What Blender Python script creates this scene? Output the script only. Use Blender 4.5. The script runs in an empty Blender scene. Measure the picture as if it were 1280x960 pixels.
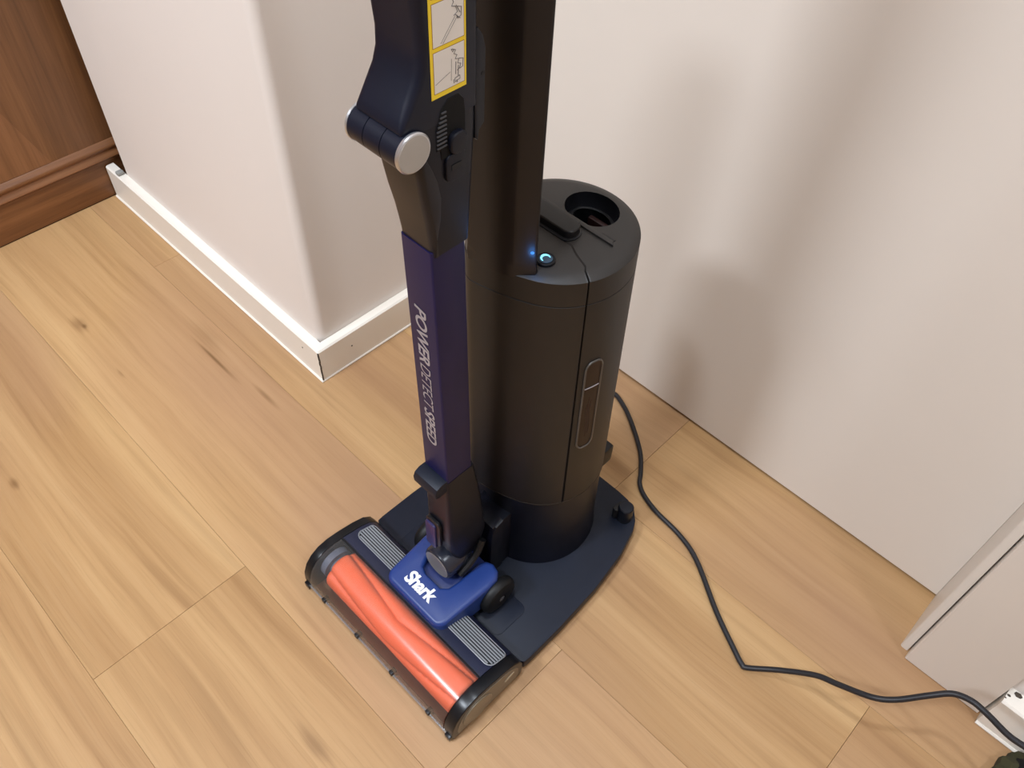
import bpy, bmesh, math, random
from mathutils import Vector, Matrix
random.seed(7)
PI = math.pi
sc = bpy.context.scene
COL = sc.collection

# ---------------------------------------------------------------- camera
CAM_F = 1047.65                      # focal length in pixels of a 1280 px wide frame
yaw, pitch, roll = -0.83418 + PI, 0.87695, 0.05348
cy_, sy_, cp_, sp_ = math.cos(yaw), math.sin(yaw), math.cos(pitch), math.sin(pitch)
fwd = Vector((cy_ * cp_, sy_ * cp_, -sp_))
rgt = Vector((sy_, -cy_, 0.0))
upv = rgt.cross(fwd)
cr_, sr_ = math.cos(roll), math.sin(roll)
r2 = cr_ * rgt + sr_ * upv
u2 = -sr_ * rgt + cr_ * upv
cam_data = bpy.data.cameras.new('camera')
cam_data.sensor_width = 36.0
cam_data.lens = CAM_F / 1280.0 * 36.0
cam_data.clip_start = 0.02
cam = bpy.data.objects.new('camera', cam_data)
COL.objects.link(cam)
mw = Matrix((r2, u2, -fwd)).transposed().to_4x4()
mw.translation = Vector((0, 0, 1.0))
cam.matrix_world = mw
sc.camera = cam

# ---------------------------------------------------------------- world, lights, exposure
sc.view_settings.view_transform = 'Standard'
sc.view_settings.look = 'None'
sc.view_settings.gamma = 1.0
sc.view_settings.use_curve_mapping = False
sc.view_settings.exposure = 0.13
w = bpy.data.worlds.new('world'); sc.world = w
w.use_nodes = True
w.node_tree.nodes['Background'].inputs[0].default_value = (1.0, 0.94, 0.88, 1)
w.node_tree.nodes['Background'].inputs[1].default_value = 0.06


def area_light(name, loc, target, size, power, color, beam=180):
    d = bpy.data.lights.new(name, 'AREA')
    d.shape = 'DISK'; d.size = size; d.energy = power; d.color = color
    d.spread = math.radians(beam)       # recessed downlights throw a limited beam
    o = bpy.data.objects.new(name, d); COL.objects.link(o)
    o.location = loc
    v = Vector(target) - Vector(loc)
    o.rotation_euler = v.to_track_quat('-Z', 'Y').to_euler()
    return o


WARM = (0.80, 0.88, 0.98)
area_light('ceiling_lamp_overhead', (-0.36, 0.16, 2.49), (-0.36, 0.16, 0), 0.10, 15.0, WARM)
area_light('ceiling_lamp_front', (-0.22, -0.70, 2.49), (-0.50, 0.10, 0), 0.24, 22.0, WARM, 150)
area_light('ceiling_lamp_side', (1.00, 0.20, 2.49), (1.00, 0.20, 0), 0.20, 15.0, WARM)
area_light('ceiling_lamp_far', (-0.90, -1.45, 2.49), (-1.10, 0.10, 0.2), 0.60, 41.0, WARM, 105)

# ---------------------------------------------------------------- materials


def srgb(r, g, b):
    def f(c):
        c /= 255.0
        return c / 12.92 if c <= 0.04045 else ((c + 0.055) / 1.055) ** 2.4
    return (f(r), f(g), f(b), 1.0)


class NT:
    def __init__(self, name):
        self.m = bpy.data.materials.new(name); self.m.use_nodes = True
        self.t = self.m.node_tree; self.n = self.t.nodes
        self.b = self.n['Principled BSDF']

    def new(self, typ, **kw):
        n = self.n.new(typ)
        for k, v in kw.items():
            setattr(n, k, v)
        return n

    def link(self, a, b):
        self.t.links.new(a, b)

    def math(self, op, a, b=None, c=None):
        n = self.new('ShaderNodeMath', operation=op)
        for i, v in enumerate((a, b, c)):
            if v is None:
                continue
            if isinstance(v, (int, float)):
                n.inputs[i].default_value = v
            else:
                self.link(v, n.inputs[i])
        return n.outputs[0]

    def ramp(self, fac, stops, interp='LINEAR'):
        n = self.new('ShaderNodeValToRGB'); cr = n.color_ramp
        cr.interpolation = interp
        while len(cr.elements) < len(stops):
            cr.elements.new(0.5)
        for e, (p, c) in zip(cr.elements, stops):
            e.position = p; e.color = c if len(c) == 4 else (*c, 1)
        self.link(fac, n.inputs[0])
        return n.outputs[0]

    def mix(self, fac, a, b, blend='MIX'):
        n = self.new('ShaderNodeMix', data_type='RGBA', blend_type=blend)
        for sock, v in ((n.inputs[0], fac), (n.inputs[6], a), (n.inputs[7], b)):
            if isinstance(v, (int, float)):
                sock.default_value = v
            elif isinstance(v, tuple):
                sock.default_value = v if len(v) == 4 else (*v, 1)
            else:
                self.link(v, sock)
        return n.outputs[2]

    def noise(self, vec, scale, detail=2.0, rough=0.5, dist=0.0):
        n = self.new('ShaderNodeTexNoise')
        n.inputs['Scale'].default_value = scale; n.inputs['Detail'].default_value = detail
        n.inputs['Roughness'].default_value = rough; n.inputs['Distortion'].default_value = dist
        if vec is not None:
            self.link(vec, n.inputs['Vector'])
        return n.outputs['Fac']

    def mapping(self, vec, scale=(1, 1, 1), loc=(0, 0, 0), rot=(0, 0, 0)):
        n = self.new('ShaderNodeMapping')
        n.inputs['Scale'].default_value = scale
        n.inputs['Location'].default_value = loc
        n.inputs['Rotation'].default_value = rot
        self.link(vec, n.inputs['Vector'])
        return n.outputs[0]

    def pos(self):
        return self.new('ShaderNodeNewGeometry').outputs['Position']

    def bump(self, h, strength, dist=0.001):
        n = self.new('ShaderNodeBump')
        n.inputs['Strength'].default_value = strength; n.inputs['Distance'].default_value = dist
        self.link(h, n.inputs['Height']); self.link(n.outputs[0], self.b.inputs['Normal'])


def plastic(name, col, rough=0.45, metallic=0.0, grain=900, var=0.12, bump=0.05, spec=0.5, coat=0.0):
    t = NT(name); p = t.pos()
    n = t.noise(p, 22, 2)
    c = tuple(x for x in col[:3])
    dark = tuple(x * (1 - var) for x in c) + (1,)
    lite = tuple(min(1, x * (1 + var)) for x in c) + (1,)
    t.link(t.ramp(n, [(0.3, dark), (0.7, lite)]), t.b.inputs['Base Color'])
    t.b.inputs['Roughness'].default_value = rough
    t.b.inputs['Metallic'].default_value = metallic
    t.b.inputs['Specular IOR Level'].default_value = (0.30 if max(c0 for c0 in col[:3]) < 0.02 and spec == 0.5 else spec)
    t.b.inputs['Coat Weight'].default_value = coat
    if bump:
        t.bump(t.noise(p, grain, 1), bump, 0.0004)
    return t.m


def emissive(name, col, s):
    t = NT(name)
    t.b.inputs['Base Color'].default_value = (0.02, 0.05, 0.08, 1)
    t.b.inputs['Emission Color'].default_value = col
    t.b.inputs['Emission Strength'].default_value = s
    return t.m


def clear_plastic(name, tint=(0.93, 0.91, 0.89, 1), gloss=0.20, haze=0.035):
    t = NT(name)
    out = t.n['Material Output']
    tr = t.new('ShaderNodeBsdfTransparent'); tr.inputs[0].default_value = tint
    gl = t.new('ShaderNodeBsdfGlossy'); gl.inputs['Roughness'].default_value = gloss
    p = t.pos()
    sm = t.noise(p, 90, 3)
    fr = t.new('ShaderNodeFresnel'); fr.inputs['IOR'].default_value = 1.5
    fac = t.math('MULTIPLY', fr.outputs[0], t.math('MULTIPLY_ADD', sm, 0.5, 0.75))
    mx = t.new('ShaderNodeMixShader')
    t.link(fac, mx.inputs[0]); t.link(tr.outputs[0], mx.inputs[1]); t.link(gl.outputs[0], mx.inputs[2])
    df = t.new('ShaderNodeBsdfDiffuse'); df.inputs[0].default_value = (0.8, 0.77, 0.74, 1)
    m2 = t.new('ShaderNodeMixShader'); m2.inputs[0].default_value = haze
    t.link(mx.outputs[0], m2.inputs[1]); t.link(df.outputs[0], m2.inputs[2])
    t.link(m2.outputs[0], out.inputs['Surface'])
    return t.m


def wall_paint(name, col, rough=0.6):
    t = NT(name); p = t.pos()
    n = t.noise(p, 3.0, 3)
    d = tuple(x * 0.97 for x in col[:3]) + (1,)
    base = t.ramp(n, [(0.35, d), (0.65, col)])
    # tiny nicks in the paint
    v = t.new('ShaderNodeTexVoronoi'); v.inputs['Scale'].default_value = 5.0
    t.link(p, v.inputs['Vector'])
    nick = t.math('LESS_THAN', v.outputs['Distance'], 0.006)
    t.link(t.mix(nick, base, tuple(x * 0.45 for x in col[:3]) + (1,)), t.b.inputs['Base Color'])
    t.b.inputs['Roughness'].default_value = rough
    t.bump(t.noise(p, 140, 3), 0.06, 0.001)
    return t.m


def oak_floor():
    t = NT('oak_plank_wood'); p = t.pos()
    rnd = t.new('ShaderNodeObjectInfo').outputs['Random']
    off = t.new('ShaderNodeCombineXYZ')
    t.link(t.math('MULTIPLY', rnd, 17.0), off.inputs[0]); t.link(t.math('MULTIPLY', rnd, 9.0), off.inputs[1])
    add = t.new('ShaderNodeVectorMath', operation='ADD')
    t.link(p, add.inputs[0]); t.link(off.outputs[0], add.inputs[1])
    q = add.outputs[0]
    # wavy grain direction
    warp = t.noise(t.mapping(q, (1.6, 4.0, 1)), 1.0, 2, 0.5)
    sep = t.new('ShaderNodeSeparateXYZ'); t.link(q, sep.inputs[0])
    yy = t.math('MULTIPLY_ADD', warp, 0.045, sep.outputs[1])
    comb = t.new('ShaderNodeCombineXYZ')
    t.link(sep.outputs[0], comb.inputs[0]); t.link(yy, comb.inputs[1])
    g = comb.outputs[0]
    broad = t.noise(t.mapping(g, (0.8, 14, 1)), 1.0, 3, 0.55)
    mid = t.noise(t.mapping(g, (2.2, 75, 1)), 1.0, 4, 0.6)
    fine = t.noise(t.mapping(g, (9.0, 420, 1)), 1.0, 3, 0.65)
    c1 = t.ramp(broad, [(0.30, srgb(168, 128, 84)), (0.5, srgb(192, 153, 106)), (0.72, srgb(208, 171, 122))])
    c2 = t.mix(0.26, c1, t.ramp(mid, [(0.32, srgb(140, 104, 66)), (0.5, srgb(192, 153, 107)), (0.7, srgb(212, 177, 132))]))
    pores = t.ramp(fine, [(0.34, (0.70, 0.66, 0.60, 1)), (0.47, (1, 1, 1, 1))])
    c3 = t.mix(0.30, c2, pores, 'MULTIPLY')
    rosy = t.noise(t.mapping(q, (1.2, 3.2, 1), (5.3, 1.7, 0)), 1.0, 2, 0.5)
    c3 = t.mix(t.math('MULTIPLY', t.ramp(rosy, [(0.48, (0, 0, 0, 1)), (0.68, (1, 1, 1, 1))]), 0.6), c3, srgb(176, 138, 108))
    # dark mineral streaks along the grain
    st = t.noise(t.mapping(g, (1.3, 26, 1), (3.1, 7.7, 0)), 1.0, 2, 0.5)
    c4 = t.mix(t.math('MULTIPLY', t.ramp(st, [(0.62, (0, 0, 0, 1)), (0.74, (1, 1, 1, 1))]), 0.38), c3, srgb(128, 92, 56))
    # knots that belong to the printed boards
    col = c4
    for kx, ky, sx, syy, a in ((-1.129, 0.203, 0.055, 0.026, 0.60), (-1.120, 0.206, 0.016, 0.010, 0.85), (-0.909, -0.007, 0.030, 0.014, 0.7),
                               (-0.915, 0.316, 0.150, 0.0075, 0.85), (-0.80, 0.33, 0.08, 0.012, 0.6), (-0.965, 0.335, 0.14, 0.03, 0.35),
                               (-0.34, 0.075, 0.07, 0.022, 0.5), (-0.99, 0.197, 0.03, 0.006, 0.4)):
        sub = t.new('ShaderNodeVectorMath', operation='SUBTRACT'); t.link(p, sub.inputs[0]); sub.inputs[1].default_value = (kx, ky, 0)
        ln = t.new('ShaderNodeVectorMath', operation='LENGTH')
        t.link(t.mapping(sub.outputs[0], (1 / sx, 1 / syy, 0)), ln.inputs[0])
        d = t.math('ADD', ln.outputs['Value'], t.math('MULTIPLY', mid, 0.9))
        fac = t.math('MULTIPLY', t.ramp(d, [(0.45, (1, 1, 1, 1)), (1.5, (0, 0, 0, 1))], 'EASE'), a)
        col = t.mix(fac, col, srgb(122, 88, 54))
    # each board a little different
    tint = t.ramp(rnd, [(0.0, (0.76, 0.725, 0.70, 1)), (0.5, (0.81, 0.79, 0.76, 1)), (1.0, (0.85, 0.83, 0.815, 1))])
    t.link(t.mix(1.0, col, tint, 'MULTIPLY'), t.b.inputs['Base Color'])
    t.b.inputs['Roughness'].default_value = 0.46
    t.b.inputs['Specular IOR Level'].default_value = 0.38
    t.bump(t.math('ADD', fine, t.math('MULTIPLY', mid, 0.6)), 0.22, 0.0008)
    return t.m


def stained_wood(name, along, c_dark, c_mid, c_lite):
    t = NT(name); p = t.pos()
    sc_ = {'y': (30, 2.2, 55), 'z': (30, 40, 1.5)}[along]
    warp = t.noise(p, 3.0, 2)
    n = t.noise(t.mapping(p, sc_), 1.0, 4, 0.6, 0.3)
    f = t.noise(t.mapping(p, tuple(s * 6 for s in sc_)), 1.0, 2, 0.6)
    c = t.ramp(t.math('MULTIPLY_ADD', warp, 0.3, t.math('MULTIPLY', n, 0.75)), [(0.3, c_dark), (0.52, c_mid), (0.75, c_lite)])
    c = t.mix(0.35, c, t.ramp(f, [(0.35, (0.6, 0.55, 0.5, 1)), (0.55, (1, 1, 1, 1))]), 'MULTIPLY')
    t.link(c, t.b.inputs['Base Color'])
    t.b.inputs['Roughness'].default_value = 0.42
    t.bump(f, 0.08, 0.0006)
    return t.m


def brushed_metal(name, col, cx, cy, cz):
    t = NT(name); p = t.pos()
    sub = t.new('ShaderNodeVectorMath', operation='SUBTRACT'); t.link(p, sub.inputs[0]); sub.inputs[1].default_value = (cx, cy, cz)
    ln = t.new('ShaderNodeVectorMath', operation='LENGTH'); t.link(sub.outputs[0], ln.inputs[0])
    n = t.new('ShaderNodeTexNoise'); n.noise_dimensions = '1D'
    t.link(t.math('MULTIPLY', ln.outputs['Value'], 2600.0), n.inputs['W'])
    t.link(t.ramp(n.outputs['Fac'], [(0.3, tuple(x * 0.85 for x in col[:3]) + (1,)), (0.7, col)]), t.b.inputs['Base Color'])
    t.b.inputs['Metallic'].default_value = 0.45
    t.b.inputs['Roughness'].default_value = 0.38
    t.b.inputs['Anisotropic'].default_value = 0.6
    t.bump(n.outputs['Fac'], 0.08, 0.0003)
    return t.m


M = {}
M['wall'] = wall_paint('white_wall_paint', srgb(226, 216, 207))
M['door'] = wall_paint('white_door_lacquer', srgb(222, 212, 201), 0.42)
M['trim'] = wall_paint('white_gloss_trim', srgb(234, 226, 214), 0.3)
M['ceil'] = wall_paint('ceiling_paint', srgb(240, 236, 230))
M['oak'] = oak_floor()
M['sub'] = plastic('joint_and_gap_dark', srgb(70, 50, 32), 0.9)  # floor joints; also the painted shade of gaps at floor level
M['cab'] = stained_wood('cabinet_veneer', 'z', srgb(92, 60, 34), srgb(120, 80, 48), srgb(140, 96, 60))
M['cab_h'] = stained_wood('cabinet_plinth_wood', 'y', srgb(98, 62, 34), srgb(124, 80, 46), srgb(142, 95, 58))
M['navy'] = plastic('navy_matte_plastic', srgb(15, 21, 35), 0.48, bump=0.12)
M['navy_dark'] = plastic('dark_navy_plastic', srgb(14, 16, 26), 0.40, bump=0.08)
M['navy_body'] = plastic('navy_handheld_plastic', srgb(16, 19, 32), 0.38, bump=0.04)
M['navy_deck'] = plastic('navy_deck_plastic', srgb(20, 25, 50), 0.45, bump=0.08)
M['violet'] = plastic('violet_blue_lacquer', srgb(23, 20, 64), 0.42, var=0.06, spec=0.3, bump=0.03)
M['blue'] = plastic('royal_blue_plastic', srgb(29, 53, 114), 0.38, var=0.05, bump=0.05)
M['blue_dark'] = plastic('deep_blue_plastic', srgb(26, 40, 90), 0.4)
M['taupe'] = plastic('dark_taupe_plastic', srgb(34, 30, 27), 0.48, var=0.05, bump=0.08, spec=0.42)
M['mast'] = plastic('dark_taupe_mast', srgb(36, 31, 29), 0.36, var=0.05, bump=0.04)
M['taupe_dark'] = plastic('black_taupe_plastic', srgb(27, 25, 24), 0.4)
M['black'] = plastic('black_plastic', srgb(22, 22, 24), 0.38, bump=0.04)
M['black_gloss'] = plastic('black_gloss_plastic', srgb(17, 17, 20), 0.28, bump=0)
M['rubber'] = plastic('black_rubber', srgb(19, 19, 20), 0.5, bump=0.1)
M['cap_face'] = plastic('cap_floor_reflection', srgb(104, 94, 80), 0.34, bump=0.03)  # brown reflection of the floor painted into the dark glossy face
M['orange'] = plastic('orange_soft_roller', srgb(236, 104, 56), 0.55, var=0.06, bump=0.25, grain=1500)
M['grey_rib'] = plastic('grey_rib_plastic', srgb(128, 130, 134), 0.34, bump=0)
M['silver'] = plastic('silver_ring_metal', srgb(206, 206, 208), 0.28, metallic=0.85, bump=0)
M['clear'] = clear_plastic('clear_window_plastic')
M['smoke'] = clear_plastic('smoked_bin_window', (0.30, 0.24, 0.20, 1), 0.08)
M['white_ink'] = plastic('white_print', srgb(238, 238, 238), 0.5, bump=0)
M['grey_ink'] = plastic('silver_grey_print', srgb(160, 152, 154), 0.5, bump=0)
M['dark_ink'] = plastic('dark_grey_print', srgb(112, 108, 106), 0.7, bump=0)
M['brown_ink'] = plastic('thin_brown_print', srgb(150, 104, 40), 0.7, bump=0)
M['yellow'] = plastic('yellow_label_print', srgb(242, 210, 40), 0.45, var=0.03, bump=0)
M['paper'] = plastic('white_label_paper', srgb(226, 220, 212), 0.5, var=0.02, bump=0)
M['cord'] = plastic('black_cord_vinyl', srgb(38, 36, 38), 0.4, bump=0.02)
M['led'] = emissive('blue_white_led', (0.22, 0.74, 1.0, 1), 1.6)
M['led_dim'] = emissive('blue_led_glow_ring', (0.02, 0.16, 0.42, 1), 0.03)
M['led_spot'] = emissive('blue_led_spot', (0.06, 0.30, 1.0, 1), 0.7)
M['dust'] = plastic('brown_dust', srgb(70, 50, 36), 0.9)
M['olive'] = plastic('dark_olive_fabric', srgb(46, 44, 20), 0.9, var=0.3, grain=1200, bump=0.5)
M['blackcloth'] = plastic('black_fabric', srgb(18, 18, 17), 0.9, var=0.3, grain=1200, bump=0.5)
M['dirt'] = plastic('grey_brown_dirt', srgb(70, 60, 50), 0.9)

# ---------------------------------------------------------------- mesh helpers


def V(*a):
    return Vector(a)


def box(bm, x0, x1, y0, y1, z0, z1, bev=0.0, seg=2):
    b = bmesh.new()
    vs = [b.verts.new((x, y, z)) for x in (x0, x1) for y in (y0, y1) for z in (z0, z1)]
    for f in ((0, 1, 3, 2), (4, 6, 7, 5), (0, 4, 5, 1), (2, 3, 7, 6), (0, 2, 6, 4), (1, 5, 7, 3)):
        b.faces.new([vs[i] for i in f])
    if bev:
        bmesh.ops.bevel(b, geom=b.edges[:], offset=bev, segments=seg, profile=0.6, affect='EDGES')
    merge(bm, b)


def merge(bm, b):
    me = bpy.data.meshes.new('tmp'); b.to_mesh(me); b.free()
    bm.from_mesh(me); bpy.data.meshes.remove(me)


def prism(bm, pts, axis, a0, a1, bev=0.0, seg=2):
    """closed 2D outline extruded along an axis; x: pts are (y,z), y: (x,z), z: (x,y)"""
    b = bmesh.new()
    def p3(p, a):
        return {'x': (a, p[0], p[1]), 'y': (p[0], a, p[1]), 'z': (p[0], p[1], a)}[axis]
    lo = [b.verts.new(p3(p, a0)) for p in pts]
    hi = [b.verts.new(p3(p, a1)) for p in pts]
    n = len(pts)
    f0 = b.faces.new(lo[::-1]); f1 = b.faces.new(hi)
    for i in range(n):
        b.faces.new((lo[i], lo[(i + 1) % n], hi[(i + 1) % n], hi[i]))
    bmesh.ops.recalc_face_normals(b, faces=b.faces)
    if bev:
        es = [e for e in b.edges if f0 in e.link_faces or f1 in e.link_faces]
        bmesh.ops.bevel(b, geom=es, offset=bev, segments=seg, profile=0.6, affect='EDGES')
    merge(bm, b)


def loft(bm, rings, cap0=True, cap1=True):
    rs = [[bm.verts.new(p) for p in r] for r in rings]
    n = len(rs[0]); fs = []
    for a, b in zip(rs, rs[1:]):
        for i in range(n):
            fs.append(bm.faces.new((a[i], a[(i + 1) % n], b[(i + 1) % n], b[i])))
    if cap0:
        fs.append(bm.faces.new(rs[0][::-1]))
    if cap1:
        fs.append(bm.faces.new(rs[-1]))
    bmesh.ops.recalc_face_normals(bm, faces=fs)
    return rs


def rrect(x0, x1, y0, y1, r, n=4):
    """rounded rectangle outline, counter-clockwise; r may be a 4-tuple (x0y0, x1y0, x1y1, x0y1)"""
    if isinstance(r, (int, float)):
        r = (r,) * 4
    out = []
    for (cx, cy, a0), rr in zip(((x0, y0, PI), (x1, y0, 1.5 * PI), (x1, y1, 0), (x0, y1, 0.5 * PI)), r):
        ox = cx + (rr if cx == x0 else -rr); oy = cy + (rr if cy == y0 else -rr)
        for i in range(n + 1):
            a = a0 + i / n * PI / 2
            out.append((ox + rr * math.cos(a), oy + rr * math.sin(a)))
    return out


def smooth_path(ctrl, per=8):
    c = [Vector(p) for p in ctrl]
    c = [2 * c[0] - c[1]] + c + [2 * c[-1] - c[-2]]
    out = []
    for i in range(1, len(c) - 2):
        p0, p1, p2, p3 = c[i - 1:i + 3]
        for k in range(per):
            t = k / per
            out.append(0.5 * ((2 * p1) + (p2 - p0) * t + (2 * p0 - 5 * p1 + 4 * p2 - p3) * t * t + (3 * p1 - p0 - 3 * p2 + p3) * t ** 3))
    out.append(c[-2])
    return out


def tube(bm, pts, r, n=8, caps=True):
    pts = [Vector(p) for p in pts]
    rings = []; up = None
    for i, p in enumerate(pts):
        t = (pts[min(i + 1, len(pts) - 1)] - pts[max(i - 1, 0)]).normalized()
        if up is None:
            up = t.orthogonal().normalized()
        up = (up - t * up.dot(t)).normalized()
        s = t.cross(up)
        rr = r[i] if isinstance(r, (list, tuple)) else r
        rings.append([p + rr * (math.cos(2 * PI * k / n) * up + math.sin(2 * PI * k / n) * s) for k in range(n)])
    loft(bm, rings, caps, caps)


def lathe(bm, origin, axis, prof, n=40):
    """prof: list of (distance along axis, radius)"""
    axis = Vector(axis).normalized(); up = axis.orthogonal().normalized(); s = axis.cross(up)
    rings = [[Vector(origin) + axis * h + max(r, 1e-5) * (math.cos(2 * PI * k / n) * up + math.sin(2 * PI * k / n) * s) for k in range(n)] for h, r in prof]
    loft(bm, rings)


def finish(name, bm, mat, parent=None, root=None, angle=32):
    if root is None and parent is not None:
        root = parent
        while root.parent is not None:
            root = root.parent
    off = root.location.copy() if root is not None else Vector((0, 0, 0))
    bmesh.ops.translate(bm, verts=bm.verts[:], vec=-off)
    bmesh.ops.recalc_face_normals(bm, faces=bm.faces[:])
    me = bpy.data.meshes.new(name); bm.to_mesh(me); bm.free()
    me.materials.append(mat)
    for p in me.polygons:
        p.use_smooth = True
    me.set_sharp_from_angle(angle=math.radians(angle))
    o = bpy.data.objects.new(name, me); COL.objects.link(o)
    if parent is not None:
        o.parent = parent
    return o


def thing(name, label, cat, loc, group=None, kind=None):
    o = bpy.data.objects.new(name, None); COL.objects.link(o)
    o.location = loc; o.empty_display_size = 0.05
    if label:
        o['label'] = label
    if cat:
        o['category'] = cat
    if group:
        o['group'] = group
    if kind:
        o['kind'] = kind
    return o


def struct(name, bm, mat, label, cat, parent=None):
    o = finish(name, bm, mat, parent)
    if parent is None:
        o['kind'] = 'structure'
        if label:
            o['label'] = label
        if cat:
            o['category'] = cat
    return o


def text_mesh(name, body, size, mat, parent, origin, xdir, ydir, shear=0.0, offset=0.0, spacing=1.0, xscale=1.0, extrude=0.0):
    cu = bpy.data.curves.new(name, 'FONT')
    cu.body = body; cu.size = size; cu.shear = shear; cu.offset = offset * size
    cu.space_character = spacing; cu.extrude = extrude; cu.resolution_u = 6
    o = bpy.data.objects.new('tmp_text', cu); COL.objects.link(o)
    bpy.context.view_layer.update()
    me = bpy.data.meshes.new_from_object(o.evaluated_get(bpy.context.evaluated_depsgraph_get()))
    bpy.data.objects.remove(o); bpy.data.curves.remove(cu)
    xd = Vector(xdir).normalized(); yd = Vector(ydir); yd = (yd - xd * yd.dot(xd)).normalized(); zd = xd.cross(yd)
    root = parent
    while root.parent is not None:
        root = root.parent
    for v in me.vertices:
        c = v.co.copy()
        v.co = Vector(origin) + xd * (c.x * xscale) + yd * c.y + zd * c.z - root.location
    me.name = name
    me.materials.clear(); me.materials.append(mat)
    r = bpy.data.objects.new(name, me); COL.objects.link(r); r.parent = parent
    return r, max((v.co + root.location - Vector(origin)).dot(xd) for v in me.vertices)


# ---------------------------------------------------------------- room shell
ROOM = dict(x0=-2.6, x1=2.0, y0=-2.4, y1=0.9, h=2.5)
bm = bmesh.new(); box(bm, -2.7, 2.1, -2.5, 1.0, -0.05, -0.0045)
floor = struct('floor', bm, M['sub'], 'light oak plank floor with straight grain and a few knots', 'floor')
PW, PL, Y0 = 0.2108, 1.256, -0.0640
known = {0: -0.583, 1: -0.218, 2: 0.088, 3: -0.323, -1: -0.95, -2: 0.31}
first = True
for k in range(-11, 5):
    y0 = Y0 + k * PW; y1 = y0 + PW
    x = known.get(k, random.uniform(-1, 1))
    while x > -2.6:
        x -= PL
    while x < 2.0:
        b = bmesh.new()
        xa, xb = max(x, -2.65), min(x + PL, 2.05)
        if xb - xa > 0.02:
            box(b, xa + 0.00018, xb - 0.00018, y0 + 0.00010, min(y1, 0.95) - 0.00010, -0.004, 0.0, 0.0003, 1)
            finish('plank', b, M['oak'], floor)
        else:
            b.free()
        x += PL

bm = bmesh.new(); box(bm, -2.7, 2.1, -2.5, 1.0, 2.5, 2.55); struct('ceiling', bm, M['ceil'], 'plain white ceiling above the room', 'ceiling')
# pier of wall left of the door recess, with a rounded corner
bm = bmesh.new()
prism(bm, rrect(-1.339, -0.778, 0.425, 0.90, (0.004, 0.014, 0.002, 0.002), 6), 'z', 0.0, 2.5)
struct('wall_left', bm, M['wall'], 'white wall pier with a rounded corner beside the wooden cabinet', 'wall')
bm = bmesh.new(); box(bm, -2.7, -1.345, 0.86, 0.95, 0, 2.5); struct('wall_far', bm, M['wall'], 'white wall hidden behind the wooden cabinet', 'wall')
# wall right of the door
bm = bmesh.new(); box(bm, 0.184, 2.1, 0.667, 0.90, 0, 2.5); struct('wall_right', bm, M['wall'], 'white wall right of the door casing, above the short baseboard', 'wall')
bm = bmesh.new(); box(bm, -0.778, 0.184, 0.70, 0.90, 2.12, 2.5); struct('wall_above', bm, M['wall'], 'white wall panel above the door head', 'wall')
bm = bmesh.new(); box(bm, -2.7, -2.6, -2.5, 0.95, 0, 2.5); struct('wall_west', bm, M['wall'], 'white side wall out of view on the left', 'wall')
bm = bmesh.new(); box(bm, 2.0, 2.1, -2.5, 0.9, 0, 2.5); struct('wall_east', bm, M['wall'], 'white side wall out of view on the right', 'wall')
bm = bmesh.new(); box(bm, -2.7, 2.1, -2.5, -2.4, 0, 2.5); struct('wall_back', bm, M['wall'], 'white wall behind the viewpoint', 'wall')
# baseboards
BBH = 0.066


def bb_profile(front, back):
    return [(front, 0.0), (front, BBH - 0.0025), (front + 0.0025, BBH), (back, BBH), (back, 0.0)]


bm = bmesh.new()
# L-shaped run round the corner: long face and return face, mitred
outer = [(-1.387, 0.410), (-0.763, 0.410), (-0.763, 0.668)]
inner = [(-1.387, 0.4255), (-0.7775, 0.4255), (-0.7775, 0.668)]
ringsL = []
for (ox, oy), (ix, iy) in zip(outer, inner):
    d = Vector((ix - ox, iy - oy)); dn = d / max(abs(d.x), abs(d.y), 1e-6) * 0.0025
    ringsL.append([V(ox, oy, 0), V(ox, oy, BBH - 0.0025), V(ox + dn.x, oy + dn.y, BBH), V(ix, iy, BBH), V(ix, iy, 0)])
loft(bm, ringsL)
bbl = struct('baseboard_left', bm, M['trim'], 'white baseboard wrapping round the wall corner with a dark mitre crack', 'baseboard')
bm = bmesh.new()   # caulk bead at the floor
tube(bm, [V(-1.386, 0.4092, 0.0012), V(-0.7622, 0.4092, 0.0012), V(-0.7622, 0.668, 0.0012)], 0.0022, 6)
finish('caulk_bead', bm, M['trim'], bbl)
bm = bmesh.new()   # open mitre crack
for i in range(9):
    z = 0.004 + i * 0.0066
    wob = random.uniform(-0.0005, 0.0005)
    box(bm, -0.7640 + wob, -0.7626 + wob + 0.0004, 0.4094, 0.4112, z, z + 0.0070)
finish('mitre_crack', bm, M['dirt'], bbl)
for px, py, pz, nx, ny in ((-0.805, 0.4098, 0.045, 0, -1), (-0.7628, 0.470, 0.037, 1, 0)):
    bm = bmesh.new(); lathe(bm, (px, py, pz), (nx, ny, 0), [(-0.001, 0.0012), (0.0003, 0.0012), (0.0004, 0.0005)], 10)
    finish('nail_hole', bm, M['dirt'], bbl)
bm = bmesh.new(); box(bm, -1.352, -1.341, 0.411, 0.424, BBH, BBH + 0.007, 0.003)
finish('filler_plug', bm, plastic('grey_filler', srgb(150, 148, 142), 0.8), bbl)

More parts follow.
